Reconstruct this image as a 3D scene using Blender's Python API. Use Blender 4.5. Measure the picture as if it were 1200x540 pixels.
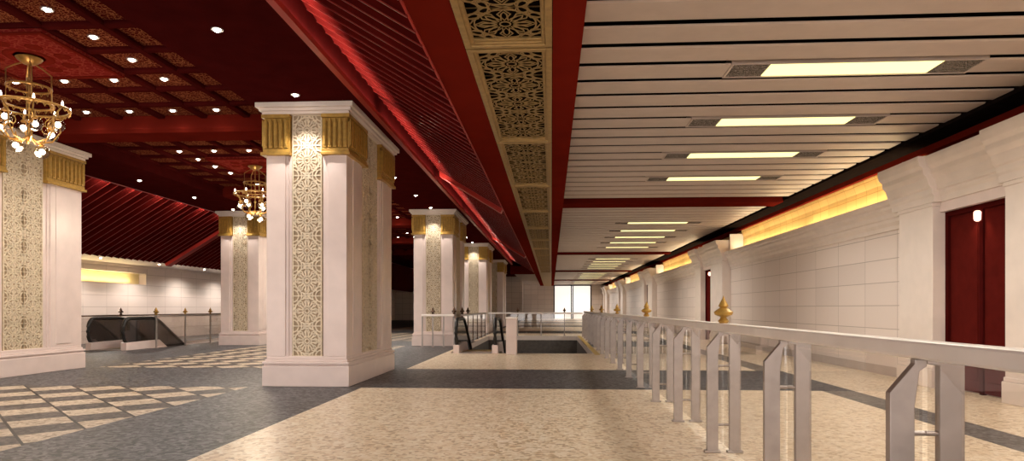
import bpy, bmesh, math, random
from math import pi, sin, cos, tan, atan, radians, sqrt
random.seed(7)
for o in list(bpy.data.objects):
    bpy.data.objects.remove(o, do_unlink=True)
S = bpy.context.scene
COL = S.collection

# ------------------------------------------------------------------ camera, world, exposure
F = 785.0
YAW = atan(46 / F)
H = 1.3
cd = bpy.data.cameras.new('camera')
cam = bpy.data.objects.new('camera', cd); COL.objects.link(cam)
cam.location = (0, 0, H); cam.rotation_euler = (pi / 2, 0, YAW)
cd.sensor_width = 36; cd.lens = 36 * F / 1200.0
cd.shift_x = 0.0; cd.shift_y = 91 / 1200.0
cd.clip_start = .05; cd.clip_end = 300
S.camera = cam
S.view_settings.view_transform = 'Standard'
S.view_settings.look = 'None'
S.view_settings.exposure = 0.68
S.view_settings.gamma = 1
S.view_settings.use_curve_mapping = False
W = bpy.data.worlds.new('world'); S.world = W; W.use_nodes = True
W.node_tree.nodes['Background'].inputs[0].default_value = (1.0, .91, .86, 1)
W.node_tree.nodes['Background'].inputs[1].default_value = 2.2

E_STRIP, E_COFFER, E_SOFFIT, E_VAULT, E_COVE, E_WASH = 215, 27, 80, 46, 34, 66


def lamp(kind, name, loc, energy, color=(1, .91, .80), rot=(0, 0, 0), parent=None, **kw):
    l = bpy.data.lights.new(name, kind); l.energy = energy; l.color = color
    for k, v in kw.items():
        setattr(l, k, v)
    o = bpy.data.objects.new(name, l); COL.objects.link(o)
    o.location = loc; o.rotation_euler = rot
    if parent: o.parent = parent
    return o


def in_view(x, y, z, m=0):
    f = y * cos(YAW) - x * sin(YAW); r = x * cos(YAW) + y * sin(YAW)
    if f < .3: return False
    px = 600 + F * r / f; py = 361 - F * (z - H) / f
    return -m <= px <= 1200 + m and -m <= py <= 540 + m


# ------------------------------------------------------------------ materials
def nt(name):
    m = bpy.data.materials.new(name); m.use_nodes = True
    n = m.node_tree.nodes; l = m.node_tree.links
    return m, n, l, n['Principled BSDF']


def node(n, t, **kw):
    x = n.new(t)
    for k, v in kw.items(): setattr(x, k, v)
    return x


def plain(name, c, rough=.5, metal=0, var=.12, scale=6, bump=0, spec=.5, coat=0):
    m, n, l, b = nt(name)
    tc = node(n, 'ShaderNodeTexCoord'); no = node(n, 'ShaderNodeTexNoise')
    no.inputs['Scale'].default_value = scale; no.inputs['Detail'].default_value = 5
    l.new(tc.outputs['Object'], no.inputs['Vector'])
    r = node(n, 'ShaderNodeValToRGB')
    r.color_ramp.elements[0].position = .3; r.color_ramp.elements[1].position = .7
    r.color_ramp.elements[0].color = tuple(max(0, v * (1 - var)) for v in c) + (1,)
    r.color_ramp.elements[1].color = tuple(min(1, v * (1 + var)) for v in c) + (1,)
    l.new(no.outputs['Fac'], r.inputs['Fac']); l.new(r.outputs['Color'], b.inputs['Base Color'])
    b.inputs['Roughness'].default_value = rough; b.inputs['Metallic'].default_value = metal
    b.inputs['Specular IOR Level'].default_value = spec
    b.inputs['Coat Weight'].default_value = coat
    if bump:
        bp = node(n, 'ShaderNodeBump'); bp.inputs['Strength'].default_value = bump
        l.new(no.outputs['Fac'], bp.inputs['Height']); l.new(bp.outputs['Normal'], b.inputs['Normal'])
    return m


def emit(name, c, s):
    m, n, l, b = nt(name)
    b.inputs['Base Color'].default_value = c + (1,)
    b.inputs['Emission Color'].default_value = c + (1,); b.inputs['Emission Strength'].default_value = s
    return m


def terrazzo(name, cols, scale, rough, checker=None, joint=None):
    """speckled stone; cols = three colours of chips; checker adds a diagonal board of a second stone"""
    m, n, l, b = nt(name)
    g = node(n, 'ShaderNodeTexCoord')

    def chips(cols, sc):
        v = node(n, 'ShaderNodeTexVoronoi'); v.inputs['Scale'].default_value = sc
        l.new(g.outputs['Object'], v.inputs['Vector'])
        sp = node(n, 'ShaderNodeSeparateColor'); l.new(v.outputs['Color'], sp.inputs[0])
        r = node(n, 'ShaderNodeValToRGB'); r.color_ramp.interpolation = 'LINEAR'
        e = r.color_ramp.elements
        e[0].color = cols[0] + (1,); e[0].position = .05
        e[1].color = cols[2] + (1,); e[1].position = .95
        k = e.new(.3); k.color = cols[1] + (1,)
        l.new(sp.outputs[0], r.inputs['Fac'])
        v2 = node(n, 'ShaderNodeTexNoise'); v2.inputs['Scale'].default_value = sc * .18
        v2.inputs['Detail'].default_value = 6
        l.new(g.outputs['Object'], v2.inputs['Vector'])
        mx = node(n, 'ShaderNodeMix', data_type='RGBA', blend_type='OVERLAY')
        mx.inputs[0].default_value = .35
        l.new(r.outputs['Color'], mx.inputs[6]); l.new(v2.outputs['Fac'], mx.inputs[7])
        return mx.outputs[2]
    out = chips(cols, scale)
    if checker:
        def math_(op, a, bb=None):
            x = node(n, 'ShaderNodeMath', operation=op)
            for i, q in enumerate((a, bb)):
                if q is None: continue
                if isinstance(q, (int, float)): x.inputs[i].default_value = q
                else: l.new(q, x.inputs[i])
            return x.outputs[0]
        sx = node(n, 'ShaderNodeSeparateXYZ'); l.new(g.outputs['Object'], sx.inputs[0])
        u = math_('ADD', math_('DIVIDE', math_('ADD', sx.outputs[0], sx.outputs[1]), .85), .765)
        w = math_('ADD', math_('DIVIDE', math_('SUBTRACT', sx.outputs[0], sx.outputs[1]), .765), .7)
        fu = math_('FLOOR', u); fw = math_('FLOOR', w)
        par = math_('PINGPONG', math_('ADD', fu, fw), 1.0)
        other = chips(checker, scale)
        mx = node(n, 'ShaderNodeMix', data_type='RGBA'); l.new(par, mx.inputs[0])
        l.new(out, mx.inputs[6]); l.new(other, mx.inputs[7])
        gu = math_('LESS_THAN', math_('FRACT', u), .05)
        gw = math_('LESS_THAN', math_('FRACT', w), .015)
        gr = math_('MAXIMUM', gu, gw)
        m2 = node(n, 'ShaderNodeMix', data_type='RGBA'); l.new(gr, m2.inputs[0])
        l.new(mx.outputs[2], m2.inputs[6]); m2.inputs[7].default_value = (.018, .014, .012, 1)
        out = m2.outputs[2]
    l.new(out, b.inputs['Base Color'])
    b.inputs['Roughness'].default_value = rough
    b.inputs['Specular IOR Level'].default_value = .5 if name == 'cream_terrazzo' else .3
    return m


def tiled(name, c, axes, size, mortar, cm, rough=.35, offset=0.0, var=.05):
    """flat tiles laid out on object axes"""
    m, n, l, b = nt(name)
    g = node(n, 'ShaderNodeTexCoord'); sx = node(n, 'ShaderNodeSeparateXYZ'); l.new(g.outputs['Object'], sx.inputs[0])
    cx = node(n, 'ShaderNodeCombineXYZ')
    l.new(sx.outputs[axes[0]], cx.inputs[0]); l.new(sx.outputs[axes[1]], cx.inputs[1])
    br = node(n, 'ShaderNodeTexBrick'); br.offset = offset; br.squash = 1
    br.inputs['Scale'].default_value = 1
    br.inputs['Brick Width'].default_value = size[0]; br.inputs['Row Height'].default_value = size[1]
    br.inputs['Mortar Size'].default_value = mortar; br.inputs['Mortar Smooth'].default_value = .1
    br.inputs['Color1'].default_value = tuple(v * (1 - var) for v in c) + (1,)
    br.inputs['Color2'].default_value = tuple(min(1, v * (1 + var)) for v in c) + (1,)
    br.inputs['Mortar'].default_value = cm + (1,)
    l.new(cx.outputs[0], br.inputs['Vector'])
    l.new(br.outputs['Color'], b.inputs['Base Color'])
    bp = node(n, 'ShaderNodeBump'); bp.inputs['Strength'].default_value = .25; bp.invert = True
    l.new(br.outputs['Fac'], bp.inputs['Height']); l.new(bp.outputs['Normal'], b.inputs['Normal'])
    b.inputs['Roughness'].default_value = rough
    return m


def ornate(name, c0, c1, scale, rough=.4):
    """fine gilded stencil of scrolls and dots"""
    m, n, l, b = nt(name)
    g = node(n, 'ShaderNodeTexCoord')
    v = node(n, 'ShaderNodeTexVoronoi', feature='DISTANCE_TO_EDGE'); v.inputs['Scale'].default_value = scale
    l.new(g.outputs['Object'], v.inputs['Vector'])
    v2 = node(n, 'ShaderNodeTexVoronoi'); v2.inputs['Scale'].default_value = scale * 1.7
    l.new(g.outputs['Object'], v2.inputs['Vector'])
    a = node(n, 'ShaderNodeMath', operation='LESS_THAN'); a.inputs[1].default_value = .07
    l.new(v.outputs['Distance'], a.inputs[0])
    d = node(n, 'ShaderNodeMath', operation='LESS_THAN'); d.inputs[1].default_value = .28
    l.new(v2.outputs['Distance'], d.inputs[0])
    mx = node(n, 'ShaderNodeMath', operation='MAXIMUM'); l.new(a.outputs[0], mx.inputs[0]); l.new(d.outputs[0], mx.inputs[1])
    k = node(n, 'ShaderNodeMix', data_type='RGBA'); l.new(mx.outputs[0], k.inputs[0])
    k.inputs[6].default_value = c0 + (1,); k.inputs[7].default_value = c1 + (1,)
    l.new(k.outputs[2], b.inputs['Base Color']); b.inputs['Roughness'].default_value = rough
    b.inputs['Specular IOR Level'].default_value = 0.0
    return m


def glass(name, tint, refl=.12, rough=.02):
    m, n, l, b = nt(name)
    n.remove(b)
    t = node(n, 'ShaderNodeBsdfTransparent'); t.inputs[0].default_value = tint + (1,)
    gl = node(n, 'ShaderNodeBsdfGlossy'); gl.inputs['Roughness'].default_value = rough
    fr = node(n, 'ShaderNodeFresnel'); fr.inputs[0].default_value = 1.45
    ad = node(n, 'ShaderNodeMath', operation='ADD'); ad.inputs[1].default_value = refl; ad.use_clamp = True
    l.new(fr.outputs[0], ad.inputs[0])
    ge = node(n, 'ShaderNodeNewGeometry'); fa = node(n, 'ShaderNodeMath', operation='SUBTRACT'); fa.inputs[0].default_value = 1
    l.new(ge.outputs['Backfacing'], fa.inputs[1])
    mu = node(n, 'ShaderNodeMath', operation='MULTIPLY'); l.new(ad.outputs[0], mu.inputs[0]); l.new(fa.outputs[0], mu.inputs[1])
    mx = node(n, 'ShaderNodeMixShader'); l.new(mu.outputs[0], mx.inputs[0])
    l.new(t.outputs[0], mx.inputs[1]); l.new(gl.outputs[0], mx.inputs[2])
    l.new(mx.outputs[0], n['Material Output'].inputs[0])
    return m


M = dict(
    marble=plain('pink_marble', (.77, .64, .60), .3, var=.05, scale=3),
    marble2=plain('grey_marble', (.50, .42, .38), .3, var=.08, scale=3),
    relief=plain('relief_stone', (.74, .63, .47), .45, var=.15, scale=20),
    reliefbg=plain('relief_ground', (.40, .29, .18), .6, var=.1, scale=20),
    gold=plain('gilding', (.46, .27, .055), .42, metal=.35, var=.2, scale=15, bump=.1),
    goldmat=plain('ochre_gilding', (.40, .26, .095), .42, metal=.35, var=.15, scale=12),
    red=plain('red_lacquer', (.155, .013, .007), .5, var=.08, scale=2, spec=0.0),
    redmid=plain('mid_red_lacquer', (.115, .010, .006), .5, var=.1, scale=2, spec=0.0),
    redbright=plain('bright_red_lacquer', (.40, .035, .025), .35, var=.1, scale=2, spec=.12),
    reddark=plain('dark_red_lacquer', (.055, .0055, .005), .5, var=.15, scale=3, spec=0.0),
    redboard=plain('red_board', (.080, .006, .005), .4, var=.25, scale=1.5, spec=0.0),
    coffer=ornate('coffer_ornament', (.070, .008, .006), (.24, .075, .032), 17),
    medal=ornate('medallion_ornament', (.15, .012, .010), (.20, .03, .02), 9),
    slat=plain('ceiling_slat_paint', (.48, .385, .335), .45, var=.05, scale=4),
    black=plain('plenum_black', (.012, .008, .007), .9, var=.2, spec=0.0),
    lap_glint=plain('lap_edge_glint', (.22, .022, .017), .3, var=.1, spec=.25),  # lighter red stands in for the sheen on board edges
    doorred=plain('door_red', (.085, .009, .007), .4, spec=0.0),
    chgold=plain('aged_gilding', (.30, .155, .035), .35, metal=.6, var=.2, scale=15),
    vent=ornate('vent_mesh', (.08, .07, .062), (.42, .36, .31), 60, .6),
    tube=emit('diffuser_glow', (1.0, .97, .44), .78),
    bulb=emit('bulb_glow', (1.0, .9, .74), 7),
    palecove=plain('pale_niche', (.78, .66, .36), .5, var=.05),
    dim=emit('dim_lamp_glow', (1.0, .55, .42), 1.6),
    lens=emit('downlight_glow', (1.0, .9, .76), 22),
    cream=terrazzo('cream_terrazzo', ((.46, .33, .20), (.72, .57, .40), (.84, .74, .59)), 26, .32),
    dark=terrazzo('dark_granite', ((.012, .011, .013), (.045, .043, .048), (.15, .145, .152)), 24, .45),
    check=terrazzo('checker_granite', ((.02, .017, .016), (.055, .046, .042), (.13, .11, .10)), 24, .45,
                   checker=((.26, .19, .13), (.42, .33, .24), (.56, .46, .36))),
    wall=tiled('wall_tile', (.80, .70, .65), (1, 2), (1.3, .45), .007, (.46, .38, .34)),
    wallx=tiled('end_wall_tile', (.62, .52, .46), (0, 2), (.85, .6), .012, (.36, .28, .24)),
    cornice=plain('cornice_plaster', (.78, .68, .62), .42, var=.05, scale=3),
    cove=tiled('cove_gold_leaf', (.68, .42, .14), (1, 2), (.5, .26), .008, (.45, .22, .04), .45, var=.12),
    steel=plain('satin_steel', (.40, .35, .32), .36, metal=.6, var=.1, scale=8),
    rail=plain('pale_handrail', (.94, .87, .81), .3, metal=.1, var=.04, scale=5),
    bronze=plain('dark_bronze', (.12, .065, .04), .4, metal=.6, var=.2, scale=10),
    rubber=plain('black_handrail', (.012, .011, .011), .4, var=.2),
    glass=glass('clear_glass', (.93, .91, .89), .08),
    smoke=glass('smoked_glass', (.26, .245, .24), .05),
    globe=glass('globe_glass', (.86, .80, .70), .10),
    yellow=plain('yellow_edging', (.55, .38, .10), .5, var=.1),
    shaft=plain('shaft_grey', (.11, .095, .085), .7, var=.2),
    step=plain('ribbed_step', (.10, .095, .09), .5, metal=.4, var=.2, scale=20),
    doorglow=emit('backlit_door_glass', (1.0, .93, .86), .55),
)

# ------------------------------------------------------------------ mesh helpers


class MB:
    def __init__(s): s.v = []; s.f = []; s.m = []

    def add(s, vs, fs, mi=0):
        o = len(s.v); s.v += [tuple(p) for p in vs]
        for q in fs: s.f.append(tuple(i + o for i in q)); s.m.append(mi)
        return s

    def box(s, x0, x1, y0, y1, z0, z1, mi=0):
        return s.add([(x0, y0, z0), (x1, y0, z0), (x1, y1, z0), (x0, y1, z0), (x0, y0, z1), (x1, y0, z1), (x1, y1, z1), (x0, y1, z1)],
                     [(0, 3, 2, 1), (4, 5, 6, 7), (0, 1, 5, 4), (1, 2, 6, 5), (2, 3, 7, 6), (3, 0, 4, 7)], mi)

    def prism(s, prof, axis, lo, hi, mi=0):
        """prof: closed polygon in the two other axes (x,z for axis y; y,z for axis x; x,y for axis z)"""
        n = len(prof)

        def P(a, b, t):
            return (a, t, b) if axis == 'y' else (t, a, b) if axis == 'x' else (a, b, t)
        vs = [P(a, b, lo) for a, b in prof] + [P(a, b, hi) for a, b in prof]
        fs = [(i, (i + 1) % n, n + (i + 1) % n, n + i) for i in range(n)]
        fs += [tuple(range(n - 1, -1, -1)), tuple(range(n, 2 * n))]
        return s.add(vs, fs, mi)

    def lathe(s, prof, c=(0, 0, 0), n=16, mi=0):
        k = len(prof); vs = []; fs = []
        for r, z in prof:
            for i in range(n):
                a = 2 * pi * i / n; vs.append((c[0] + r * cos(a), c[1] + r * sin(a), c[2] + z))
        for j in range(k - 1):
            for i in range(n):
                i2 = (i + 1) % n
                fs.append((j * n + i, j * n + i2, (j + 1) * n + i2, (j + 1) * n + i))
        fs.append(tuple(range(n - 1, -1, -1))); fs.append(tuple((k - 1) * n + i for i in range(n)))
        return s.add(vs, fs, mi)

    def sphere(s, c, r, n=16, mi=0):
        pr = [(max(.001, r * sin(pi * j / 10)), -r * cos(pi * j / 10)) for j in range(11)]
        return s.lathe(pr, c, n, mi)

    def tube(s, pts, r, n=8, mi=0, closed=False):
        from mathutils import Vector
        P = [Vector(p) for p in pts]; k = len(P); vs = []; fs = []
        for i in range(k):
            a = P[(i - 1) % k] if (closed or i > 0) else P[i]
            b = P[(i + 1) % k] if (closed or i < k - 1) else P[i]
            d = (b - a).normalized()
            u = d.cross(Vector((0, 0, 1)))
            if u.length < 1e-3: u = d.cross(Vector((1, 0, 0)))
            u.normalize(); w = d.cross(u)
            for j in range(n):
                t = 2 * pi * j / n; vs.append(P[i] + u * (r * cos(t)) + w * (r * sin(t)))
        for i in range(k if closed else k - 1):
            i2 = (i + 1) % k
            for j in range(n):
                j2 = (j + 1) % n
                fs.append((i * n + j, i * n + j2, i2 * n + j2, i2 * n + j))
        if not closed:
            fs.append(tuple(range(n))); fs.append(tuple((k - 1) * n + j for j in reversed(range(n))))
        return s.add(vs, fs, mi)

    def ribbon(s, pts, w, h, T, closed=False, mi=0):
        """raised strip along a 2-D polyline; T maps (u, v, height) to 3-D"""
        k = len(pts); vs = []; fs = []
        for i in range(k):
            a = pts[(i - 1) % k] if (closed or i > 0) else pts[i]
            b = pts[(i + 1) % k] if (closed or i < k - 1) else pts[i]
            dx, dy = b[0] - a[0], b[1] - a[1]; L = sqrt(dx * dx + dy * dy) or 1
            nx, ny = -dy / L * w / 2, dx / L * w / 2
            x, y = pts[i]
            vs += [T(x + nx, y + ny, 0), T(x + nx, y + ny, h), T(x - nx, y - ny, h), T(x - nx, y - ny, 0)]
        for i in range(k if closed else k - 1):
            j = ((i + 1) % k) * 4; q = i * 4
            for e in range(3):
                fs.append((q + e, q + e + 1, j + e + 1, j + e))
        return s.add(vs, fs, mi)


def obj(name, mb, mats, parent=None, loc=(0, 0, 0), bevel=0, smooth=False, rot=None):
    me = bpy.data.meshes.new(name); me.from_pydata(mb.v, [], mb.f)
    for m in (mats if isinstance(mats, (list, tuple)) else [mats]):
        me.materials.append(M[m])
    me.polygons.foreach_set('material_index', mb.m)
    bm = bmesh.new(); bm.from_mesh(me); bmesh.ops.recalc_face_normals(bm, faces=bm.faces); bm.to_mesh(me); bm.free()
    if smooth:
        me.polygons.foreach_set('use_smooth', [True] * len(me.polygons)); me.set_sharp_from_angle(angle=radians(38))
    o = bpy.data.objects.new(name, me); COL.objects.link(o); o.location = loc
    if rot: o.rotation_euler = rot
    if parent: o.parent = parent
    if bevel:
        b = o.modifiers.new('bevel', 'BEVEL'); b.width = bevel; b.segments = 2; b.limit_method = 'ANGLE'
    return o


def struct(name, mb, mats, label=None, **kw):
    o = obj(name, mb, mats, **kw); o['kind'] = 'structure'
    if label: o['label'] = label
    return o


def tag(o, label, cat, group=None):
    o['label'] = label; o['category'] = cat
    if group: o['group'] = group
    return o


def thing(name, label, cat, loc=(0, 0, 0), rz=0, group=None):
    o = bpy.data.objects.new(name, None); COL.objects.link(o); o.empty_display_size = .2
    o.location = loc; o.rotation_euler = (0, 0, rz)
    return tag(o, label, cat, group)


def copy_tree(o, parent=None):
    c = o.copy(); COL.objects.link(c); c.parent = parent
    for ch in list(o.children): copy_tree(ch, c)
    return c


# ------------------------------------------------------------------ levels (metres)
Z_SLAT, Z_BEAM, Z_SOF, Z_COF, Z_VAULT = 4.25, 4.10, 4.70, 4.95, 5.22
Y0, Y1 = -7.0, 84.0
XW, XL = 6.5, -17.0
ROW = (-4.07, -10.93)
COLY = (12.5, 24.5, 36.5, 48.5)

# ------------------------------------------------------------------ floor
fl = MB()
VOIDS = [(-2.95, 1.2, 19.3, 31.5), (-14.35, -12.95, 20.9, 29.0)]
xs = sorted({XL, -14.35, -12.95, -10.0, -5.0, -3.1, -2.95, 1.2, 4.25, 4.75, XW + .6})
ys = {Y0, Y1, 19.3, 31.5, 20.9, 29.0}
for k in range(-2, 8):
    ys |= {10.8 + 12 * k, 14.2 + 12 * k}
ys = sorted(y for y in ys if Y0 <= y <= Y1)
for i in range(len(xs) - 1):
    for j in range(len(ys) - 1):
        x, y = (xs[i] + xs[i + 1]) / 2, (ys[j] + ys[j + 1]) / 2
        if any(a < x < b and c < y < d for a, b, c, d in VOIDS): continue
        band = 0 < (y - 10.8) % 12 < 3.4
        if x < -10 or -5 < x < -3.1 or 4.25 < x < 4.75: mi = 1
        elif band: mi = 1
        elif x < -5: mi = 2
        else: mi = 0
        if band and x > 4.75: mi = 0
        fl.add([(xs[i], ys[j], 0), (xs[i + 1], ys[j], 0), (xs[i + 1], ys[j + 1], 0), (xs[i], ys[j + 1], 0)], [(0, 1, 2, 3)], mi)
struct('floor', fl, ['cream', 'dark', 'check'])
for i, (a, b, c, d) in enumerate(VOIDS):
    w = MB()
    t = .04
    zb = -4.5
    w.box(a - t, a, c - t, d + t, zb, -.2, 1); w.box(b, b + t, c - t, d + t, zb, -.2, 1)
    w.box(a, b, c - t, c, zb, -.2, 1); w.box(a, b, d, d + t, zb, -.2, 1)
    w.box(a, b, c, d, zb - t, zb, 1)
    w.box(a - t, a, c, d, -.2, -.002, 0); w.box(b, b + t, c, d, -.2, -.002, 0)
    w.box(a - t, b + t, c - t, c, -.2, -.002, 0); w.box(a - t, b + t, d, d + t, -.2, -.002, 0)
    struct('trim_%d' % (20 + i), w, ['cornice', 'shaft'])
w = MB(); w.box(1.2, 1.36, 18.8, 31.6, .001, .012); w.box(-1.0, 1.36, 18.95, 19.25, .001, .012)
struct('trim_19', MB().box(1.22, 1.36, 18.8, 31.6, .0, .012), 'yellow')

# ------------------------------------------------------------------ shell: added light-blocking roof, walls
struct('ceiling', MB().box(XL - .3, XW + 1.2, Y0, Y1, 5.75, 5.85), 'black')  # unseen slab added above the ceilings to block world light
# right wall with its long cornice and the gilded cove above it
wr = MB()
wr.box(XW, XW + .9, Y0, Y1, 0, 3.24)
struct('wall_right', wr, 'wall')
prof = [(XW + .02, 2.78), (XW - .04, 2.78), (XW - .04, 2.86), (XW - .09, 2.92), (XW - .09, 2.98), (XW - .13, 3.0), (XW - .15, 3.08),
        (XW - .22, 3.14), (XW - .22, 3.19), (XW - .28, 3.22), (XW - .28, 3.32), (XW + .02, 3.32)]
struct('trim_1', MB().prism(prof, 'y', Y0, Y1), 'cornice')
struct('trim_2', MB().box(6.72, 6.95, Y0, Y1, 4.09, 4.2), 'red')
struct('trim_3', MB().box(6.26, 7.0, Y0, Y1, 4.2, 4.3), 'black')  # black colour stands in for the shadow gap beside the slats
struct('trim_4', MB().box(6.245, 6.262, Y0, Y1, Z_SLAT, 4.6), 'black')  # slat-side face of that gap, its shade painted black too
struct('baseboard_right', MB().box(XW - .02, XW, Y0, Y1, 0, .18), 'marble2')
# left wall: white tile, recessed glowing niche, low white ceiling above
wl = MB()
wl.box(XL - .3, XL, Y0, Y1, 0, 2.28); wl.box(XL - .3, XL, Y0, Y1, 2.74, 3.2)
wl.box(XL - .3, XL, 27.2, Y1, 2.28, 2.74); wl.box(XL - .45, XL - .3, Y0, 27.2, 2.1, 2.9)
struct('wall_left', wl, 'wall')
struct('trim_5', MB().box(XL, -15.1, Y0, Y1, 3.06, 3.16).box(XL, XL + .05, Y0, Y1, 2.95, 3.06), 'cornice')
# far wall, doors
we = MB()
we.box(-6.5, .3, Y1, Y1 + .3, 0, 5.7); we.box(.3, 5.0, Y1, Y1 + .3, 4.2, 5.7); we.box(5.0, 7.4, Y1, Y1 + .3, 0, 5.7)
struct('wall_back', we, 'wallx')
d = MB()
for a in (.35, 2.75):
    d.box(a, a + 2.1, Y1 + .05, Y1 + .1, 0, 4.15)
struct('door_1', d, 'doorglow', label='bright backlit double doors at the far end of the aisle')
d = MB()
for a in (.3, 2.45, 2.62, 4.86): d.box(a, a + .14, Y1 - .03, Y1 + .14, 0, 4.2)
d.box(.3, 5, Y1 - .03, Y1 + .14, 4.08, 4.2)
struct('trim_6', d, 'black')
w = MB()
w.box(XL, -10.2, 72, 72.3, 0, 5.7); w.box(-10.2, -6.2, 72, 72.3, 2.6, 5.7); w.box(-6.2, -3.1, 72, 72.3, 0, 5.7)
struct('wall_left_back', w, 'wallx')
struct('door_2', MB().box(-10.2, -6.2, 72.15, 72.25, 0, 2.6), 'reddark', label='dark doors at the far end of the pillared hall')
struct('trim_7', MB().box(-10.2, -4.8, 52.2, 53, 3.9, 4.25), 'red')

# ------------------------------------------------------------------ slatted ceiling over the aisle
PITCH = .585
REDB = [1.9 + 17 * k for k in range(0, 5)]
LIGHTY = [8.49 - 2.34 * k for k in (3, 2, 1)] + [8.49 + 2.34 * k for k in range(4)] + [23.45 + 2.34 * k for k in range(5)] + \
         [40.4 + 2.34 * k for k in range(5)] + [57.4 + 2.34 * k for k in range(5)] + [74.3 + 2.34 * k for k in range(4)]


def near_light(y):
    return any(abs(y - q) < PITCH / 2 for q in LIGHTY)


sl = MB()
bays = [Y0] + REDB + [Y1]
for b in range(len(bays) - 1):
    lo = bays[b] + (.42 if b else 0); hi = bays[b + 1] - (.42 if b < len(bays) - 2 else 0)
    ref = [q for q in LIGHTY if lo < q < hi]
    r0 = ref[0] if ref else 8.49 - 2.34 * 3
    j = math.ceil((lo - r0) / PITCH - .3)
    while r0 + j * PITCH < hi - .1:
        y = r0 + j * PITCH
        a, c = max(lo, y - .228), min(hi, y + .228)
        segs = [(.33, 2.18), (5.19, 6.24)] if near_light(y) else [(.33, 6.24)]
        if c - a > .05:
            for s0, s1 in segs:
                pr = [(a, Z_SLAT + .012), (a + .02, Z_SLAT), (c - .02, Z_SLAT), (c, Z_SLAT + .012), (c, Z_SLAT + .02), (a, Z_SLAT + .02)]
                sl.prism(pr, 'x', s0, s1)
        j += 1
# beyond the vault the slats also cover the strip left of the grille beam
y = 53.6
while y < Y1 - .5:
    sl.box(-3.2, -1.34, y, y + .5, Z_SLAT, Z_SLAT + .05); y += PITCH
struct('ceiling', sl, 'slat')
struct('ceiling', MB().box(.3, 6.26, Y0, Y1, 4.42, 4.48), 'black')
for i, y in enumerate(REDB):
    struct('trim_%d' % (30 + i), MB().box(.32, 6.26, y - .4, y + .4, 4.17, 4.45), 'redmid')
struct('trim_29', MB().box(-3.2, -1.34, 52.5, 53.4, 4.0, 4.6), 'redmid')

# ------------------------------------------------------------------ grille beam (red soffits either side of a gilt grille)
gb = MB()
gb.box(-1.36, -.93, Y0, Y1, Z_BEAM, Z_BEAM + .3)
gb.box(.015, .325, Y0, Y1, Z_BEAM, Z_BEAM + .3)
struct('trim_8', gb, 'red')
struct('trim_9', MB().box(-.93, .015, Y0, Y1, Z_BEAM + .24, Z_BEAM + .3).box(-.935, -.925, Y0, Y1, Z_BEAM + .05, Z_BEAM + .24).box(.01, .02, Y0, Y1, Z_BEAM + .05, Z_BEAM + .24), 'black')

# ------------------------------------------------------------------ soffits over the column rows, red sloping vaults
for i, (a, b) in enumerate(((-5.0, -3.15), (-11.85, -10.0))):
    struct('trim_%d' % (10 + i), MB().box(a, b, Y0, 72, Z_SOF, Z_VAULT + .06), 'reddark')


def vault(name, xa, za, xb, zb, ya, yb):
    """lapped boards running down the slope from the cove at (xa, za) to the edge at (xb, zb)"""
    m = MB(); L = sqrt((xb - xa) ** 2 + (zb - za) ** 2)
    nx, nz = (zb - za) / L, -(xb - xa) / L
    if nz > 0: nx, nz = -nx, -nz
    y = ya; st = .36; vs = []; fs = []
    while y < yb:
        for yy, off in ((y, .0), (y + st, .05)):
            for q, (x, z) in enumerate(((xa, za), (xb, zb))):
                vs.append((x + nx * off, yy, z + nz * off))
        y += st
    n = len(vs) // 2
    for i in range(n - 1):
        fs.append((2 * i, 2 * i + 1, 2 * i + 3, 2 * i + 2))
    m.add(vs, fs, 0)
    y = ya + st
    while y < yb:                                   # thin lighter strip, a painted highlight along the lap edge
        o1, o2 = .048, .062
        p = []
        for off in (o1, o2):
            for yy in (y - .012, y + .006):
                for x, z in ((xa, za), (xb, zb)):
                    p.append((x + nx * off, yy, z + nz * off))
        m.add(p, [(0, 1, 3, 2), (4, 5, 7, 6), (0, 1, 5, 4), (2, 3, 7, 6)], 1)
        y += st
    o = struct(name, m, ['redboard', 'lap_glint'])
    return o


def vault_rib(name, xa, za, xb, zb, y, w=.34, dep=.16):
    L = sqrt((xb - xa) ** 2 + (zb - za) ** 2); nx, nz = (zb - za) / L, -(xb - xa) / L
    if nz > 0: nx, nz = -nx, -nz
    m = MB()
    m.prism([(xa, za), (xb, zb), (xb + nx * dep, zb + nz * dep), (xa + nx * dep, za + nz * dep)], 'y', y - w / 2, y + w / 2)
    struct(name, m, 'redbright')


RV = (-3.15, Z_VAULT, -1.34, Z_BEAM + .02)
LV = (-11.85, 5.02, -15.1, 3.08)
vault('ceiling', *RV, Y0, 52.6); vault('ceiling', *LV, Y0, 72)
for i, y in enumerate((1.9, 18.9, 35.9)): vault_rib('trim_%d' % (40 + i), *RV, y)
for i, y in enumerate((8.5, 25.5, 42.5)): vault_rib('trim_%d' % (44 + i), *LV, y)
# cove ledges that hide the strip lamps
for i, (x, sg, ye) in enumerate(((-3.15, 1, 52.6), (-11.85, -1, 72))):
    pr = [(x, 4.70), (x + sg * .09, 4.70), (x + sg * .105, 4.76), (x + sg * .085, 4.76), (x + sg * .08, 4.72), (x, 4.72)]
    struct('trim_%d' % (12 + i), MB().prism(pr, 'y', Y0, ye), 'redbright')
    if sg > 0:
        y = -6.0
        while y < ye - 1:
            lamp('AREA', 'cove_lamp', (x + .045, y + 3, 4.735), E_VAULT, (1, .80, .70), (pi, radians(25), 0), shape='RECTANGLE', size=.05, size_y=5.6)
            y += 6
    else:
        y = 11.0
        while y < 48:
            lamp('AREA', 'cove_lamp', (x - .13, y, 4.83), E_VAULT * .3, (1, .80, .70), (pi, radians(-72), 0), shape='RECTANGLE', size=.05, size_y=.3)
            y += 1.3
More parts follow.
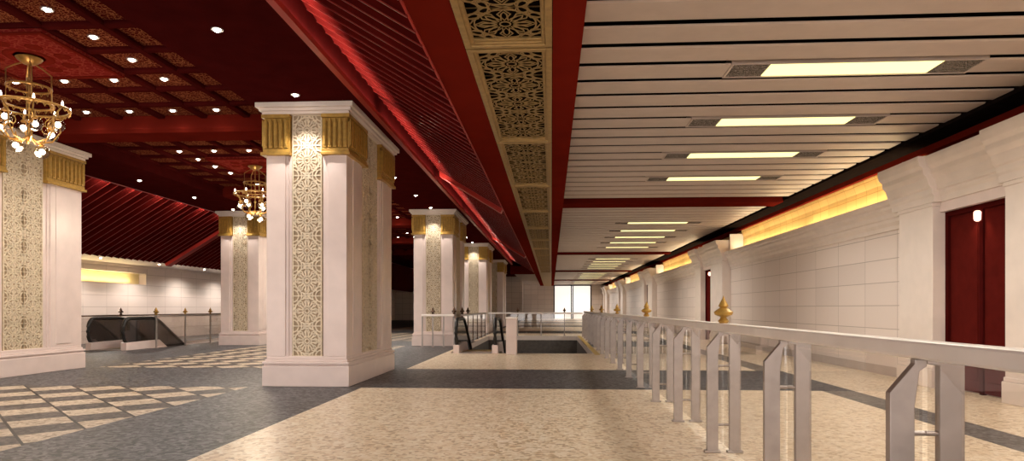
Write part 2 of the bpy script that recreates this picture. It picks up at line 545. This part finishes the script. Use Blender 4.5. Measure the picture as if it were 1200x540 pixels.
# edge strip where the vault meets the red soffit
struct('trim_14', MB().box(-1.375, -1.35, Y0, 52.6, Z_BEAM - .015, Z_BEAM + .06), 'redbright')

# ------------------------------------------------------------------ coffered ceiling of the pillared hall
CW = .84
HX = -7.5
BEAMY = [12.9 + 7.37 * k for k in range(-2, 9)]
cf = MB()
cf.box(-10.0, -5.0, Y0, 72, Z_COF + .06, Z_COF + .12, 1)
for b in BEAMY[:-1]:
    y0 = b + .325
    for r in range(9):
        yy = y0 + r * CW
        cf.prism([(yy - .07, Z_COF + .07), (yy - .07, Z_COF + .02), (yy - .05, Z_COF), (yy + .05, Z_COF), (yy + .07, Z_COF + .02), (yy + .07, Z_COF + .07)], 'x', -10, -5)
xx = -10.02
for c in range(7):
    xc = HX + (c - 3) * CW
    cf.prism([(xc - .07, Z_COF + .07), (xc - .07, Z_COF + .02), (xc - .05, Z_COF - .004), (xc + .05, Z_COF - .004), (xc + .07, Z_COF + .02), (xc + .07, Z_COF + .07)], 'y', Y0, 72)
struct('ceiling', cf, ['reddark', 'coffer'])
for i, b in enumerate(BEAMY):
    pr = [(b - .4, Z_COF + .1), (b - .4, Z_SOF + .06), (b - .34, Z_SOF), (b + .34, Z_SOF), (b + .4, Z_SOF + .06), (b + .4, Z_COF + .1)]
    struct('trim_%d' % (50 + i), MB().prism(pr, 'x', -10.02, -4.98), 'redmid')

# ------------------------------------------------------------------ columns


def arc(cx, cy, r, a0, a1, n):
    return [(cx + r * cos(a0 + (a1 - a0) * i / n), cy + r * sin(a0 + (a1 - a0) * i / n)) for i in range(n + 1)]


def motif(kind):
    """list of (points, closed) in a unit tile centred on 0"""
    L = []
    L.append((arc(0, 0, .43, 0, 2 * pi, 24)[:-1], True))
    pet = [((.24 + .12 * cos(8 * t)) * cos(t), (.24 + .12 * cos(8 * t)) * sin(t)) for t in [2 * pi * i / 48 for i in range(48)]]
    L.append((pet, True))
    L.append((arc(0, 0, .075, 0, 2 * pi, 10)[:-1], True))
    for s in range(4):
        a = s * pi / 2
        c, d = cos(a), sin(a)
        R = lambda p: [(x * c - y * d, x * d + y * c) for x, y in p]
        L.append((R(arc(.5, .5, .2, pi, 1.5 * pi, 7)), False))
        L.append((R(arc(.5, .5, .31, pi, 1.5 * pi, 8)), False))
        L.append((R([(.12, 0), (.3, .09), (.43, 0), (.3, -.09)]), True))
        L.append((R([(.08, .08), (.30, .17), (.34, .34), (.17, .30)]), True))
        L.append((R([(.43, .14), (.5, 0), (.43, -.14)]), False))
        if kind == 'grille':
            L.append((R(arc(.25, .42, .09, 0, 2 * pi, 8)[:-1]), True))
            L.append((R(arc(.42, .25, .09, 0, 2 * pi, 8)[:-1]), True))
            L.append((R([(.5, .25), (.25, .5)]), False))
    L.append(([(-.5, -.5), (.5, -.5)], False)); L.append(([(-.5, .5), (.5, .5)], False))
    L.append(([(-.5, -.5), (-.5, .5)], False)); L.append(([(.5, -.5), (.5, .5)], False))
    return L


MOT = {k: motif(k) for k in ('stone', 'grille')}


def lattice(m, kind, u0, u1, v0, v1, nu, nv, w, h, T, mi=0):
    su, sv = (u1 - u0) / nu, (v1 - v0) / nv
    for a in range(nu):
        for b in range(nv):
            cu, cv = u0 + (a + .5) * su, v0 + (b + .5) * sv
            for pts, cl in MOT[kind]:
                m.ribbon([(cu + x * su, cv + y * sv) for x, y in pts], w, h, T, cl, mi)


def make_column():
    r = thing('column', 'column', 'column')
    A, B = .735, 1.62
    # plinth with moulded top
    m = MB(); m.box(-A, A, -B, B, 0, .34)
    for d, z0, z1 in ((.02, .34, .37), (.0, .37, .41), (.035, .41, .45), (.055, .45, .5)):
        m.box(-A + d, A - d, -B + d, B - d, z0, z1)
    obj('plinth', m, 'marble', r, bevel=.008)
    m = MB(); m.box(-A + .13, A - .13, -B + .13, B - .13, .5, 4.52); obj('shaft', m, 'marble', r)
    for sx in (-1, 1):
        for sy in (-1, 1):
            m = MB()

            def bx(x0, x1, y0, y1, z0, z1, mi=0):
                m.box(min(sx * x0, sx * x1), max(sx * x0, sx * x1), min(sy * y0, sy * y1), max(sy * y0, sy * y1), z0, z1, mi)
            ax, by = A - .055, B - .055
            bx(.36, ax, .66, by, .5, 3.9)                        # the corner pier
            bx(.31, .40, .60, by - .025, .5, 3.9); bx(.265, .33, .55, by - .05, .5, 3.9)   # stepped edges beside the front panel
            bx(.40, ax - .025, .60, .7, .5, 3.9); bx(.40, ax - .05, .50, .62, .5, 3.9)     # and beside the side panel
            bx(.45, ax + .014, .80, 1.22, .56, 3.86)
            obj('pilaster', m, 'marble', r, bevel=.005)
            m = MB()
            X0, Y0_, X1, Y1_ = .265, .50, A, B
            bx(X0, X1 + .02, Y0_, Y1_ + .02, 3.84, 3.89); bx(X0, X1 - .01, Y0_, Y1_ - .01, 3.89, 3.95)
            bx(X0 + .01, X1 - .03, Y0_ + .01, Y1_ - .03, 3.95, 4.46); bx(X0, X1 + .01, Y0_, Y1_ + .01, 4.46, 4.52)
            n = 5; s = (X1 - X0 - .04) / n
            for i in range(n):                                     # upright leaves on the front
                x = X0 + .02 + i * s
                bx(x + .012, x + s - .012, Y1_ - .03, Y1_ + .004, 3.96, 4.40)
                bx(x + .026, x + s - .026, Y1_, Y1_ + .02, 4.0, 4.44)
            n = 9; s = (Y1_ - Y0_ - .04) / n
            for i in range(n):
                y = Y0_ + .02 + i * s
                bx(X1 - .03, X1 + .004, y + .012, y + s - .012, 3.96, 4.40)
                bx(X1, X1 + .02, y + .026, y + s - .026, 4.0, 4.44)
            obj('capital', m, 'gold', r, bevel=.006)
    m = MB()
    for d, z0, z1 in ((.0, 4.52, 4.57), (.04, 4.57, 4.62), (.085, 4.62, 4.70)):
        m.box(-A - d, A + d, -B - d, B + d, z0, z1)
    obj('cornice', m, 'cornice', r, bevel=.006)
    # carved panels on the four faces
    zz0, zz1, nv = .5, 4.52, 8
    for sy in (-1, 1):
        m = MB(); y = sy * (B - .13)
        m.box(-.262, .262, min(y, y + sy * .03), max(y, y + sy * .03), zz0, zz1, 1)
        f = lambda u, v, h: (u, y + sy * (.03 + h), v)
        lattice(m, 'stone', -.24, .24, zz0, zz1, 1, nv, .021, .016, f)
        obj('ornament_panel', m, ['relief', 'reliefbg'], r)
    for sx in (-1, 1):
        m = MB(); x = sx * (A - .13)
        m.box(min(x, x + sx * .03), max(x, x + sx * .03), -.5, .5, zz0, zz1, 1)
        f = lambda u, v, h: (x + sx * (.03 + h), u, v)
        lattice(m, 'stone', -.48, .48, zz0, zz1, 2, nv, .021, .016, f)
        obj('ornament_panel', m, ['relief', 'reliefbg'], r)
    return r


proto = make_column()
CL = {(0, 0): 'large pink marble column in the centre foreground with gilt capitals and carved panels',
      (0, 1): 'marble column standing behind the large centre one, by the dark-finialled railing',
      (0, 2): 'third marble column back in the right-hand row, seen beyond the escalator newels',
      (0, 3): 'farthest marble column in the right-hand row, mostly hidden behind the third',
      (1, 0): 'marble column at the left edge, cut by the frame, below the globe chandelier',
      (1, 1): 'smaller marble column beside the left railing, just left of the large centre column'}
first = True
for r in (0, 1):
    for k, y in enumerate(COLY):
        if (r, k) not in CL: continue
        c = proto if first else copy_tree(proto)
        first = False
        c.location = (ROW[r], y, 0); tag(c, CL[(r, k)], 'column', 'marble columns in two rows')

# ------------------------------------------------------------------ right wall portals


def make_portal():
    p = thing('portal', 'portal', 'doorway')
    XF = XW - .3                                        # front plane of the pilasters
    for y0, y1 in ((-2.75, -.95), (.8, 1.85)):
        m = MB(); m.box(XF, XW + .1, y0, y1, 0, 3.02)
        m.box(XF - .03, XW, y0 - .03, y1 + .03, 0, .3); m.box(XF - .015, XW, y0 - .015, y1 + .015, .3, .36)
        m.box(XF - .02, XW, y0 - .02, y1 + .02, 2.96, 3.02)
        obj('pilaster', m, 'cornice', p, bevel=.01)
    step = [(0, 3.02), (.03, 3.02), (.03, 3.12), (.06, 3.16), (.06, 3.24), (.10, 3.27), (.14, 3.40), (.20, 3.47), (.20, 3.55), (.26, 3.60), (.28, 3.70), (.28, 3.76), (0, 3.76)]
    m = MB()
    m.prism([(XF - a, z) for a, z in step[1:-1]] + [(XW + .3, 3.76), (XW + .3, 3.02)], 'y', -2.95, -.85)
    m.prism([(XF - a, z) for a, z in step[1:-1]] + [(XW + .3, 3.76), (XW + .3, 3.02)], 'y', .7, 2.05)
    m.prism([(XF + .12 - a, z) for a, z in step[1:-1]] + [(XW + .3, 3.76), (XW + .3, 3.02)], 'y', -.86, .71)
    obj('entablature', m, 'cornice', p, bevel=.008)
    m = MB(); m.box(XF + .12, XW + .1, -.95, .8, 2.86, 3.04); obj('lintel', m, 'marble', p, bevel=.006)
    for a, b in ((-.93, -.1), (-.06, .78)):
        m = MB(); m.box(XW - .05, XW - .01, a, b, .02, 2.84)
        m.box(XW - .062, XW - .05, a + .09, b - .09, .2, 2.72)
        obj('door_leaf', m, 'doorred', p, bevel=.008)
    m = MB(); m.box(XW - .1, XW, -.95, -.88, 0, 2.86); m.box(XW - .1, XW, .73, .8, 0, 2.86); m.box(XW - .1, XW, -.88, .73, 2.78, 2.86); m.box(XW - .08, XW, -.12, -.04, 0, 2.8)
    obj('door_frame', m, 'reddark', p, bevel=.006)
    m = MB(); m.lathe([(.02, 0), (.045, .02), (.05, .14), (.03, .16)], (XW - .13, -.08, 2.6), 12)
    obj('wall_lamp', m, 'dim', p, smooth=True)
    return p


PY = [10.5 + 17 * k for k in range(5)]
PL = ['nearest white portal on the right wall, with dark red doors and a small lamp',
      'second white portal along the right wall, behind the gilt railing finial',
      'third white portal along the right wall, farther down the aisle',
      'fourth white portal along the right wall, small in the distance',
      'last white portal on the right wall, beside the bright far doors']
pp = make_portal()
for i, y in enumerate(PY):
    p = pp if i == 0 else copy_tree(pp)
    p.location = (0, y, 0); tag(p, PL[i], 'doorway', 'portals along the right wall')
    lamp('SPOT', 'door_lamp', (XW - .2, y - .08, 2.72), 12, (1, .7, .5), (0, 0, 0), spot_size=radians(120), spot_blend=.7, shadow_soft_size=.03)

# gilded coves between the portals
CY = [(Y0, 7.4)] + [(PY[i] + 2.15, PY[i + 1] - 3.05) for i in range(4)]
CLB = ['lit gilded cove above the right wall before the nearest portal', 'long lit gilded cove above the tiled wall between first and second portal',
       'lit gilded cove above the wall between second and third portal', 'lit gilded cove above the wall between third and fourth portal',
       'distant gilded cove above the wall between the last two portals']
for i, (a, b) in enumerate(CY):
    t = thing('lighting_cove', CLB[i], 'cove', (6.9, (a + b) / 2, 3.24), 0, 'gilded coves on the right wall')
    h = (b - a) / 2
    obj('gilded_back', MB().prism([(0, .0), (-.03, .2), (-.03, .62), (-.1, .83), (-.1, .86), (.06, .86), (.06, 0)], 'y', -h, h), 'cove', t)
    obj('end_cheek', MB().box(-.5, .06, -h - .05, -h, 0, .72).box(-.5, .06, h, h + .05, 0, .72), 'cornice', t)
    n = max(1, round((b - a) / 6)); s = (b - a) / n
    for k in range(n):
        lamp('AREA', 'cove_lamp', (6.66, a + (k + .5) * s, 3.35), E_COVE * s / 6, (1, .86, .56), (pi, radians(14), 0), shape='RECTANGLE', size=.08, size_y=s * .96)
struct('wall_right_upper', MB().box(6.96, 7.1, Y0, Y1, 3.2, 5.7), 'cove')
# left niche strip
t = thing('lighting_cove', 'pale yellow glowing niche in the far left wall above the escalator', 'cove', (XL - .28, 18, 2.28))
obj('gilded_back', MB().box(-.02, .0, -9, 9.15, .02, .44), 'palecove', t)
lamp('AREA', 'cove_lamp', (XL - .12, 20, 2.31), 60, (1, .8, .42), (pi, 0, 0), shape='RECTANGLE', size=.08, size_y=13)

# ------------------------------------------------------------------ ceiling strip lights


def make_strip():
    r = thing('ceiling_light', 'x', 'light')
    m = MB(); m.box(-1.5, 1.5, -.24, -.225, 0, .12); m.box(-1.5, 1.5, .225, .24, 0, .12); m.box(-1.5, -1.47, -.225, .225, 0, .12); m.box(1.47, 1.5, -.225, .225, 0, .12)
    m.box(-1.5, 1.5, -.24, .24, .12, .14)
    obj('frame', m, 'slat', r)
    m = MB(); m.box(-1.02, 1.02, -.225, .225, .01, .1); obj('diffuser', m, 'tube', r, bevel=.01)
    for sx in (-1, 1):
        m = MB(); x0, x1 = (1.03, 1.47) if sx > 0 else (-1.47, -1.03)
        m.box(x0, x1, -.225, .225, .03, .05)
        k = 8
        for i in range(k):
            y = -.225 + .45 * (i + .5) / k
            m.box(x0, x1, y - .012, y + .012, .008, .03)
        for i in range(9):
            x = x0 + (x1 - x0) * i / 8
            m.box(x - .006, x + .006, -.225, .225, .012, .03)
        obj('vent', m, 'vent', r)
    return r


ORD = ['first', 'second', 'third', 'fourth', 'fifth']
sp = make_strip(); first = True
bayname = {0: 'before the first red cross-beam', 1: 'between the first and second red cross-beams', 2: 'past the second red cross-beam', 3: 'past the third red cross-beam', 4: 'near the far doors'}
cnt = {}
for y in LIGHTY:
    vis = y > 7
    if vis:
        b = int((y - 1.9) // 17); k = cnt.get(b, 0); cnt[b] = k + 1
        lab = '%s yellow strip light in the slatted ceiling %s' % (ORD[k], bayname[b])
    else:
        lab = 'yellow strip light in the slatted ceiling above the viewpoint'
    s = sp if first else copy_tree(sp); first = False
    s.location = (3.685, y, Z_SLAT - .004); tag(s, lab, 'light', 'strip lights in the slatted ceiling')
    lamp('SPOT', 'strip_lamp', (3.685, y, Z_SLAT - .05), E_STRIP, (1, .93, .84), spot_size=radians(165), spot_blend=.8, shadow_soft_size=.6)

# ------------------------------------------------------------------ grille panels


def make_grille():
    r = thing('grille_panel', 'x', 'grille')
    L = 2.03; xa, xb = -.465, .465
    m = MB()
    for d0, d1, z0, z1 in ((0, .07, -.012, .04), (.07, .105, .006, .05)):
        m.box(xa + d0, xa + d1, -L + d0, L - d0, z0, z1); m.box(xb - d1, xb - d0, -L + d0, L - d0, z0, z1)
        m.box(xa + d1, xb - d1, -L + d0, -L + d1, z0, z1); m.box(xa + d1, xb - d1, L - d1, L - d0, z0, z1)
    m.box(xa + .105, xb - .105, -L + .105, -L + .17, .02, .05); m.box(xa + .105, xb - .105, L - .17, L - .105, .02, .05)
    obj('frame', m, 'goldmat', r, bevel=.006)
    m = MB()
    lattice(m, 'grille', xa + .105, xb - .105, -L + .15, L - .15, 1, 5, .015, .006, lambda u, v, h: (u, v, .03 - h))
    obj('lattice', m, 'goldmat', r)
    return r


gp = make_grille(); first = True
gn = 0
WHERE = ['nearest', 'second', 'third', 'fourth', 'fifth', 'sixth', 'seventh', 'eighth', 'ninth', 'tenth', 'eleventh', 'twelfth']
for k in range(0, 12):
    y = 5.15 + 4.1 * k
    g = gp if first else copy_tree(gp); first = False
    g.location = (-.4575, y, Z_BEAM); tag(g, '%s gilt openwork grille panel along the underside of the red beam' % WHERE[k], 'grille', 'gilt grille panels in the red beam')
struct('trim_15', MB().box(-.93, .015, Y0, 3.1, Z_BEAM, Z_BEAM + .05).box(-.93, .015, 52.32, Y1, Z_BEAM, Z_BEAM + .05), 'goldmat')

# ------------------------------------------------------------------ downlights


def make_down():
    r = thing('downlight', 'x', 'light')
    m = MB(); m.lathe([(.045, .0), (.07, -.012), (.075, 0), (.075, .02), (.045, .02)], n=16); obj('bezel', m, 'steel', r, smooth=True)
    m = MB(); m.lathe([(.001, -.034), (.02, -.030), (.036, -.018), (.044, -.002), (.044, .01)], n=16); obj('lens', m, 'lens', r, smooth=True)
    return r


dp = make_down(); dfirst = [True]


def down(x, y, z, lab, group, e, ang=130, tilt=0):
    d = dp if dfirst[0] else copy_tree(dp); dfirst[0] = False
    d.location = (x, y, z); tag(d, lab, 'light', group)
    lamp('SPOT', 'downlight_lamp', (x, y, z - .11), e, (1, .91, .80), (radians(tilt), 0, 0), spot_size=radians(ang), spot_blend=.6, shadow_soft_size=.05)


RN = ['left-hand', 'second from left', 'third from left', 'right-hand']
QN = ['front', 'second', 'third', 'back']
for b in range(-1, 5):
    yb = 12.9 + 7.37 * (b - 1) + .325
    bn = {0: 'nearest coffered bay', 1: 'second coffered bay', 2: 'third coffered bay', 3: 'fourth coffered bay'}.get(b, 'fifth coffered bay')
    if b < 0: continue
    for r in range(8):
        for c in range(4):
            ring = 2 <= r <= 5 and (r in (2, 5) or c in (0, 3))
            if not (ring or r in (0, 7)): continue
            x, y = HX + (c - 1.5) * CW, yb + (r + .5) * CW
            if y < 0: continue
            if b < 4 and (in_view(x, y, Z_COF, 150) or y < 9):
                if r in (0, 7):
                    lab = '%s downlight along the %s edge of the %s' % (RN[c], 'near' if r == 0 else 'far', bn)
                else:
                    lab = '%s downlight in the %s row around the medallion, %s' % (RN[c], QN[r - 2], bn)
                down(x, y, Z_COF + .055, lab, 'downlights in the coffered ceiling', E_COFFER, 150)
            else:
                pass
for r, x in enumerate(ROW):
    side = ('right', 'left')[r]
    for k in range(-1, 3):
        yc = COLY[0] + 12 * k
        for j, dy in enumerate((-2.05, -7.3, -4.55)):
            y = yc + dy
            if y < .5: continue
            what = ['washing the front of', 'well ahead of', 'a few steps ahead of'][j]
            cname = ['the column behind the viewer', 'the first column', 'the second column', 'the third column'][k + 1]
            down(x, y, Z_SOF, 'soffit downlight over the %s columns, %s %s' % (side, what, cname), 'downlights in the column soffits', E_WASH if j == 0 else E_SOFFIT, 80 if j == 0 else 110, 17 if j == 0 else 0)

# ------------------------------------------------------------------ medallions and chandeliers


def make_medal():
    r = thing('ceiling_medallion', 'x', 'ceiling panel')
    m = MB(); m.box(-.86, .86, -.86, .86, -.02, .12); obj('panel', m, 'medal', r, bevel=.01)
    m = MB(); o, i = .86, .80
    m.box(-o, o, -o, -i, -.045, -.02); m.box(-o, o, i, o, -.045, -.02); m.box(-o, -i, -i, i, -.045, -.02); m.box(i, o, -i, i, -.045, -.02)
    obj('border', m, 'redmid', r, bevel=.006)
    m = MB()
    m.lathe([(.2, -.02), (.24, -.035), (.30, -.035), (.32, -.02)], n=32)
    for k in range(8):
        a = k * pi / 4; m.lathe([(.01, -.02), (.06, -.034), (.1, -.03), (.11, -.02)], (.5 * cos(a), .5 * sin(a), 0), 14)
    obj('rosette', m, 'redmid', r, smooth=True)
    return r


def make_chandelier():
    """hangs from z = 0 downwards"""
    r = thing('chandelier', 'x', 'chandelier')
    m = MB(); m.lathe([(.02, -.10), (.08, -.08), (.15, -.03), (.17, 0)], n=20); obj('canopy', m, 'chgold', r, smooth=True)
    m = MB(); m.lathe([(.012, -1.2), (.012, -.08)], n=8)
    for z in (-.35, -.62, -.9): m.sphere((0, 0, z), .03, 10)
    obj('stem', m, 'chgold', r, smooth=True)
    for k in range(4):
        a = pi / 4 + k * pi / 2; q = .27
        m = MB(); m.tube([(.05 * cos(a), .05 * sin(a), -.06), (q * .6 * cos(a), q * .6 * sin(a), -.12), (q * cos(a), q * sin(a), -.2), (q * cos(a), q * sin(a), -.68)], .011, 6)
        obj('hanging_rod', m, 'chgold', r, smooth=True)
    for rad, z in ((.27, -.42), (.30, -.66), (.50, -.70)):
        m = MB(); m.tube([(rad * cos(t), rad * sin(t), z) for t in [2 * pi * i / 32 for i in range(32)]], .016, 8, closed=True)
        n = int(rad * 60)
        for i in range(n):
            t = 2 * pi * i / n
            m.tube([((rad) * cos(t), rad * sin(t), z), (rad * cos(t + .12), rad * sin(t + .12), z - .05), (rad * cos(t + .2), rad * sin(t + .2), z)], .006, 5)
        obj('crown_ring', m, 'chgold', r, smooth=True)
    for k in range(8):
        a = k * pi / 4
        P = [(0, 0, -1.1), (.12, 0, -1.2), (.28, 0, -1.16), (.38, 0, -1.0), (.36, 0, -.85), (.44, 0, -.76), (.5, 0, -.70)]
        m = MB(); m.tube([(x * cos(a), x * sin(a), z) for x, y, z in P], .012, 6)
        m.tube([((.3 + .06 * cos(t)) * cos(a), (.3 + .06 * cos(t)) * sin(a), -.95 + .06 * sin(t)) for t in [i * .6 for i in range(10)]], .007, 5)
        arm = obj('arm', m, 'chgold', r, smooth=True)
        m = MB(); m.lathe([(.008, -.70), (.014, -.68), (.012, -.65), (.003, -.62)], (.5 * cos(a), .5 * sin(a), 0), 10)
        obj('candle_bulb', m, 'bulb', arm, smooth=True)
    spots = [(.36 * cos(a), .36 * sin(a), -.93 - .08 * (i % 2)) for i, a in enumerate([.35 + j * pi / 3 for j in range(6)])] + [(-.12, -.1, -1.27), (.1, .12, -1.32)]
    for x, y, z in spots:
        m = MB(); m.sphere((x, y, z), .098, 20); g = obj('globe', m, 'globe', r, smooth=True)
        m = MB(); m.sphere((x, y, z), .042, 12); obj('bulb', m, 'bulb', g, smooth=True)
        m = MB(); m.lathe([(.03, .08), (.035, .1), (.015, .12), (.008, .2)], (x, y, z), 10); obj('cap', m, 'chgold', g, smooth=True)
    return r


mp, ch = make_medal(), make_chandelier()
for i, b in enumerate((0, 1, 2)):
    y = 12.9 + 7.37 * (b - 1) + .325 + 4 * CW
    m = mp if i == 0 else copy_tree(mp)
    m.location = (HX, y, Z_COF - .02)
    tag(m, ['carved red ceiling medallion above the globe chandelier at top left', 'carved red ceiling medallion in the bay behind the red cross-beam', 'distant red ceiling medallion two cross-beams back'][i], 'ceiling panel', 'red ceiling medallions')
    c = ch if i == 0 else copy_tree(ch)
    c.location = (HX, y, Z_COF - .058)
    tag(c, ['gilt chandelier with lit glass globes at the top left, in front of the left column', 'gilt chandelier half hidden behind the large centre column', 'far gilt chandelier hidden behind the large centre column'][i], 'chandelier', 'gilt globe chandeliers')
    lamp('POINT', 'chandelier_lamp', (HX, y, 3.45), 70, (1, .82, .6), shadow_soft_size=.3)

# ------------------------------------------------------------------ railings
FIN = [(.001, .0), (.035, .0), (.05, .02), (.03, .04), (.025, .055), (.075, .075), (.085, .10), (.06, .12), (.03, .14), (.045, .155), (.03, .185), (.012, .22), (.001, .25)]


def railing(label, p0, p1, hgt, pitch, offs=0, double=False, fin=(), fincol='gold', rail_w=.10, rail_t=.075, mats=('rail', 'steel'), group=None, glassy=True):
    dx, dy = p1[0] - p0[0], p1[1] - p0[1]; L = sqrt(dx * dx + dy * dy); rz = math.atan2(dy, dx)
    r = thing('railing', label, 'railing', (p0[0], p0[1], 0), rz, group)
    m = MB(); m.box(0, L, -rail_w / 2, rail_w / 2, hgt - rail_t, hgt); obj('handrail', m, mats[0], r, bevel=.012)
    pos = []; t = offs
    while t <= L + .001:
        pos.append(t); t += pitch
    for i, t in enumerate(pos):
        m = MB()
        zt = hgt - rail_t
        if double:
            for sg in (1, -1):
                a, b = sg * .05, sg * .15
                pr = [(b, 0), (b, zt), (0, zt), (0, zt - .02), (a, zt - .03), (a, 0)] if sg < 0 else [(b, 0), (b, zt - .14), (sg * .05, zt - .02), (sg * .05, zt), (0, zt), (0, zt - .03), (sg * .03, zt - .05), (a, zt - .20), (a, 0)]
                m.prism([(u, z) for u, z in pr], 'x', t - .02, t + .02)
                m.box(t - .03, t + .03, min(a, b) - .02, max(a, b) + .02, 0, .02)
                for z in (.25, .78): m.tube([(t, sg * .06, z), (t, 0, z)], .012, 8)
        else:
            m.box(t - .022, t + .022, -.022, .022, 0, zt); m.box(t - .05, t + .05, -.05, .05, 0, .02)
        p = obj('post', m, mats[1], r, bevel=.004)
        if i in fin:
            q = MB(); q.lathe([(rr, z + hgt) for rr, z in FIN], (t, 0, 0), 14); obj('finial', q, fincol, p, smooth=True)
    if glassy:
        ed = [0] + [t for t in pos if .1 < t < L - .1] + [L]
        for a, b in zip(ed[:-1], ed[1:]):
            if b - a < .2: continue
            m = MB(); m.box(a + .03, b - .03, -.006, .006, .08, hgt - rail_t - .0); obj('glass_panel', m, 'glass', r)
    return r


# main railing down the aisle; its posts stand every 1.63 m
yst = -2.01
railing('long glass railing with a pale handrail running down the right side of the aisle', (1.55, yst), (1.55, 31.4), 1.165, 1.63, 0, True, fin=(5, 8, 11, 14, 17), group=None)
railing('glass railing across the far side of the stairwell', (-2.98, 31.68), (1.5, 31.68), 1.1, 1.1, .3, fin=(1, 3), fincol='bronze')
railing('glass railing along the left side of the right-hand escalator well, behind its newel', (-3.1, 23.2), (-3.1, 31.6), 1.1, 1.6, .02, fin=(0, 1), fincol='bronze', mats=('steel', 'bronze'))
railing('short steel railing with dark finials in front of the second column', (-4.35, 22.3), (-3.25, 22.3), 1.1, .36, .02, fin=(1, 3), fincol='bronze', glassy=False)
railing('steel railing with finials along the right side of the left escalator', (-12.75, 20.9), (-12.75, 26.2), 1.08, 1.72, .05, fin=(0, 1, 2), fincol='gold', mats=('steel', 'steel'), rail_t=.06)
railing('steel railing along the far side of the left escalator, near the left wall', (-14.6, 19.9), (-14.6, 29.0), 1.08, 2.0, .05, fin=(1, 2), fincol='bronze', mats=('bronze', 'steel'), rail_t=.05)
railing('short steel railing closing the far end of the left escalator well', (-14.5, 29.2), (-12.8, 29.2), 1.08, .85, 0, mats=('steel', 'steel'), rail_t=.06)

# ------------------------------------------------------------------ escalators


def make_escalator():
    """top newel at y = 0, flat landing then 30 degrees down towards +y; 1.3 m wide"""
    r = thing('escalator', 'x', 'escalator')
    SL = .577; FY = 1.55; LEN = 6.4

    def outline(top, out):
        pts = []
        R = (top - .22) / 2
        for i in range(9):
            a = -pi / 2 - pi * i / 8
            pts.append((R * .62 + (R * .62 + out) * cos(a), .22 + R + (R + out) * sin(a)))
        pts += [(.7, top + out), (FY - .15, top + out), (FY + .15, top + out - .03), (FY + .4, top + out - .15)]
        pts.append((LEN, top + out - (LEN - FY - .12) * SL))
        return pts
    for sx in (-1, 1):
        x = sx * .56
        o = outline(.96, -.02)
        low = [(LEN, .3 - (LEN - FY) * SL), (FY + .2, .24), (.6, .22)]
        m = MB(); m.prism(o + low, 'x', x - .012, x + .012); obj('balustrade', m, 'smoke', r)
        q = outline(.96, .02)
        m = MB(); m.tube([(x, .62, .20)] + [(x, a, b) for a, b in q], .055, 10); obj('handrail', m, 'rubber', r, smooth=True)
        m = MB(); m.prism([(.0, 0), (.0, .24), (FY + .2, .26), (LEN, .32 - (LEN - FY) * SL), (LEN, -.2 - (LEN - FY) * SL), (FY + .1, -.12), (FY - .3, 0)], 'x', x - .09, x + .09)
        obj('skirt', m, 'marble', r, bevel=.01)
    m = MB(); m.box(-.46, .46, -.1, .75, .004, .02); obj('landing_plate', m, 'steel', r)
    m = MB(); m.box(-.46, .46, .75, .9, .004, .024); obj('comb_plate', m, 'yellow', r)
    for k in range(13):
        y = .9 + k * .38; z = 0 if y < FY else -(y - FY) * SL
        m = MB(); m.box(-.45, .45, y, y + .385, z - .22, z)
        m.box(-.45, .45, y + .35, y + .386, z, z + .006, 1)
        obj('step', m, ['step', 'yellow'], r)
    return r


es = make_escalator(); es.location = (-2.17, 19.15, 0)
tag(es, 'escalator with black handrail newels at the near left corner of the stairwell', 'escalator')
e2 = copy_tree(es); e2.location = (-13.65, 19.8, 0)
tag(e2, 'escalator with dark glass balustrades by the left wall, beyond the left column', 'escalator')
# cream pier beside the right escalator
t = thing('newel_pier', 'cream stone pier to the right of the escalator newel at the stairwell', 'pier', (-1.12, 18.9, 0))
m = MB(); m.box(-.15, .15, -.12, .25, 0, 1.0); obj('body', m, 'marble', t, bevel=.01)
m = MB(); m.box(-.17, .17, -.14, .27, 1.0, 1.05); obj('cap', m, 'rail', t, bevel=.01)
# stair down between the pier and the yellow edge
t = thing('staircase', 'dark stone stairs going down beside the right escalator, past the cream pier', 'stairs', (.12, 19.32, 0))
m = MB()
for k in range(15):
    m.box(-1.05, 1.05, k * .32, k * .32 + .34, -(k + 1) * .165 - .3, -(k + 1) * .165)
obj('treads', m, 'dark', t)

for k, y in enumerate((22.5, 26.0, 29.5, 33.0)):
    down(-15.7, y, 3.06, '%s downlight from the viewer washing the far left wall' % ORD[k], 'downlights along the left wall', 110, 160)
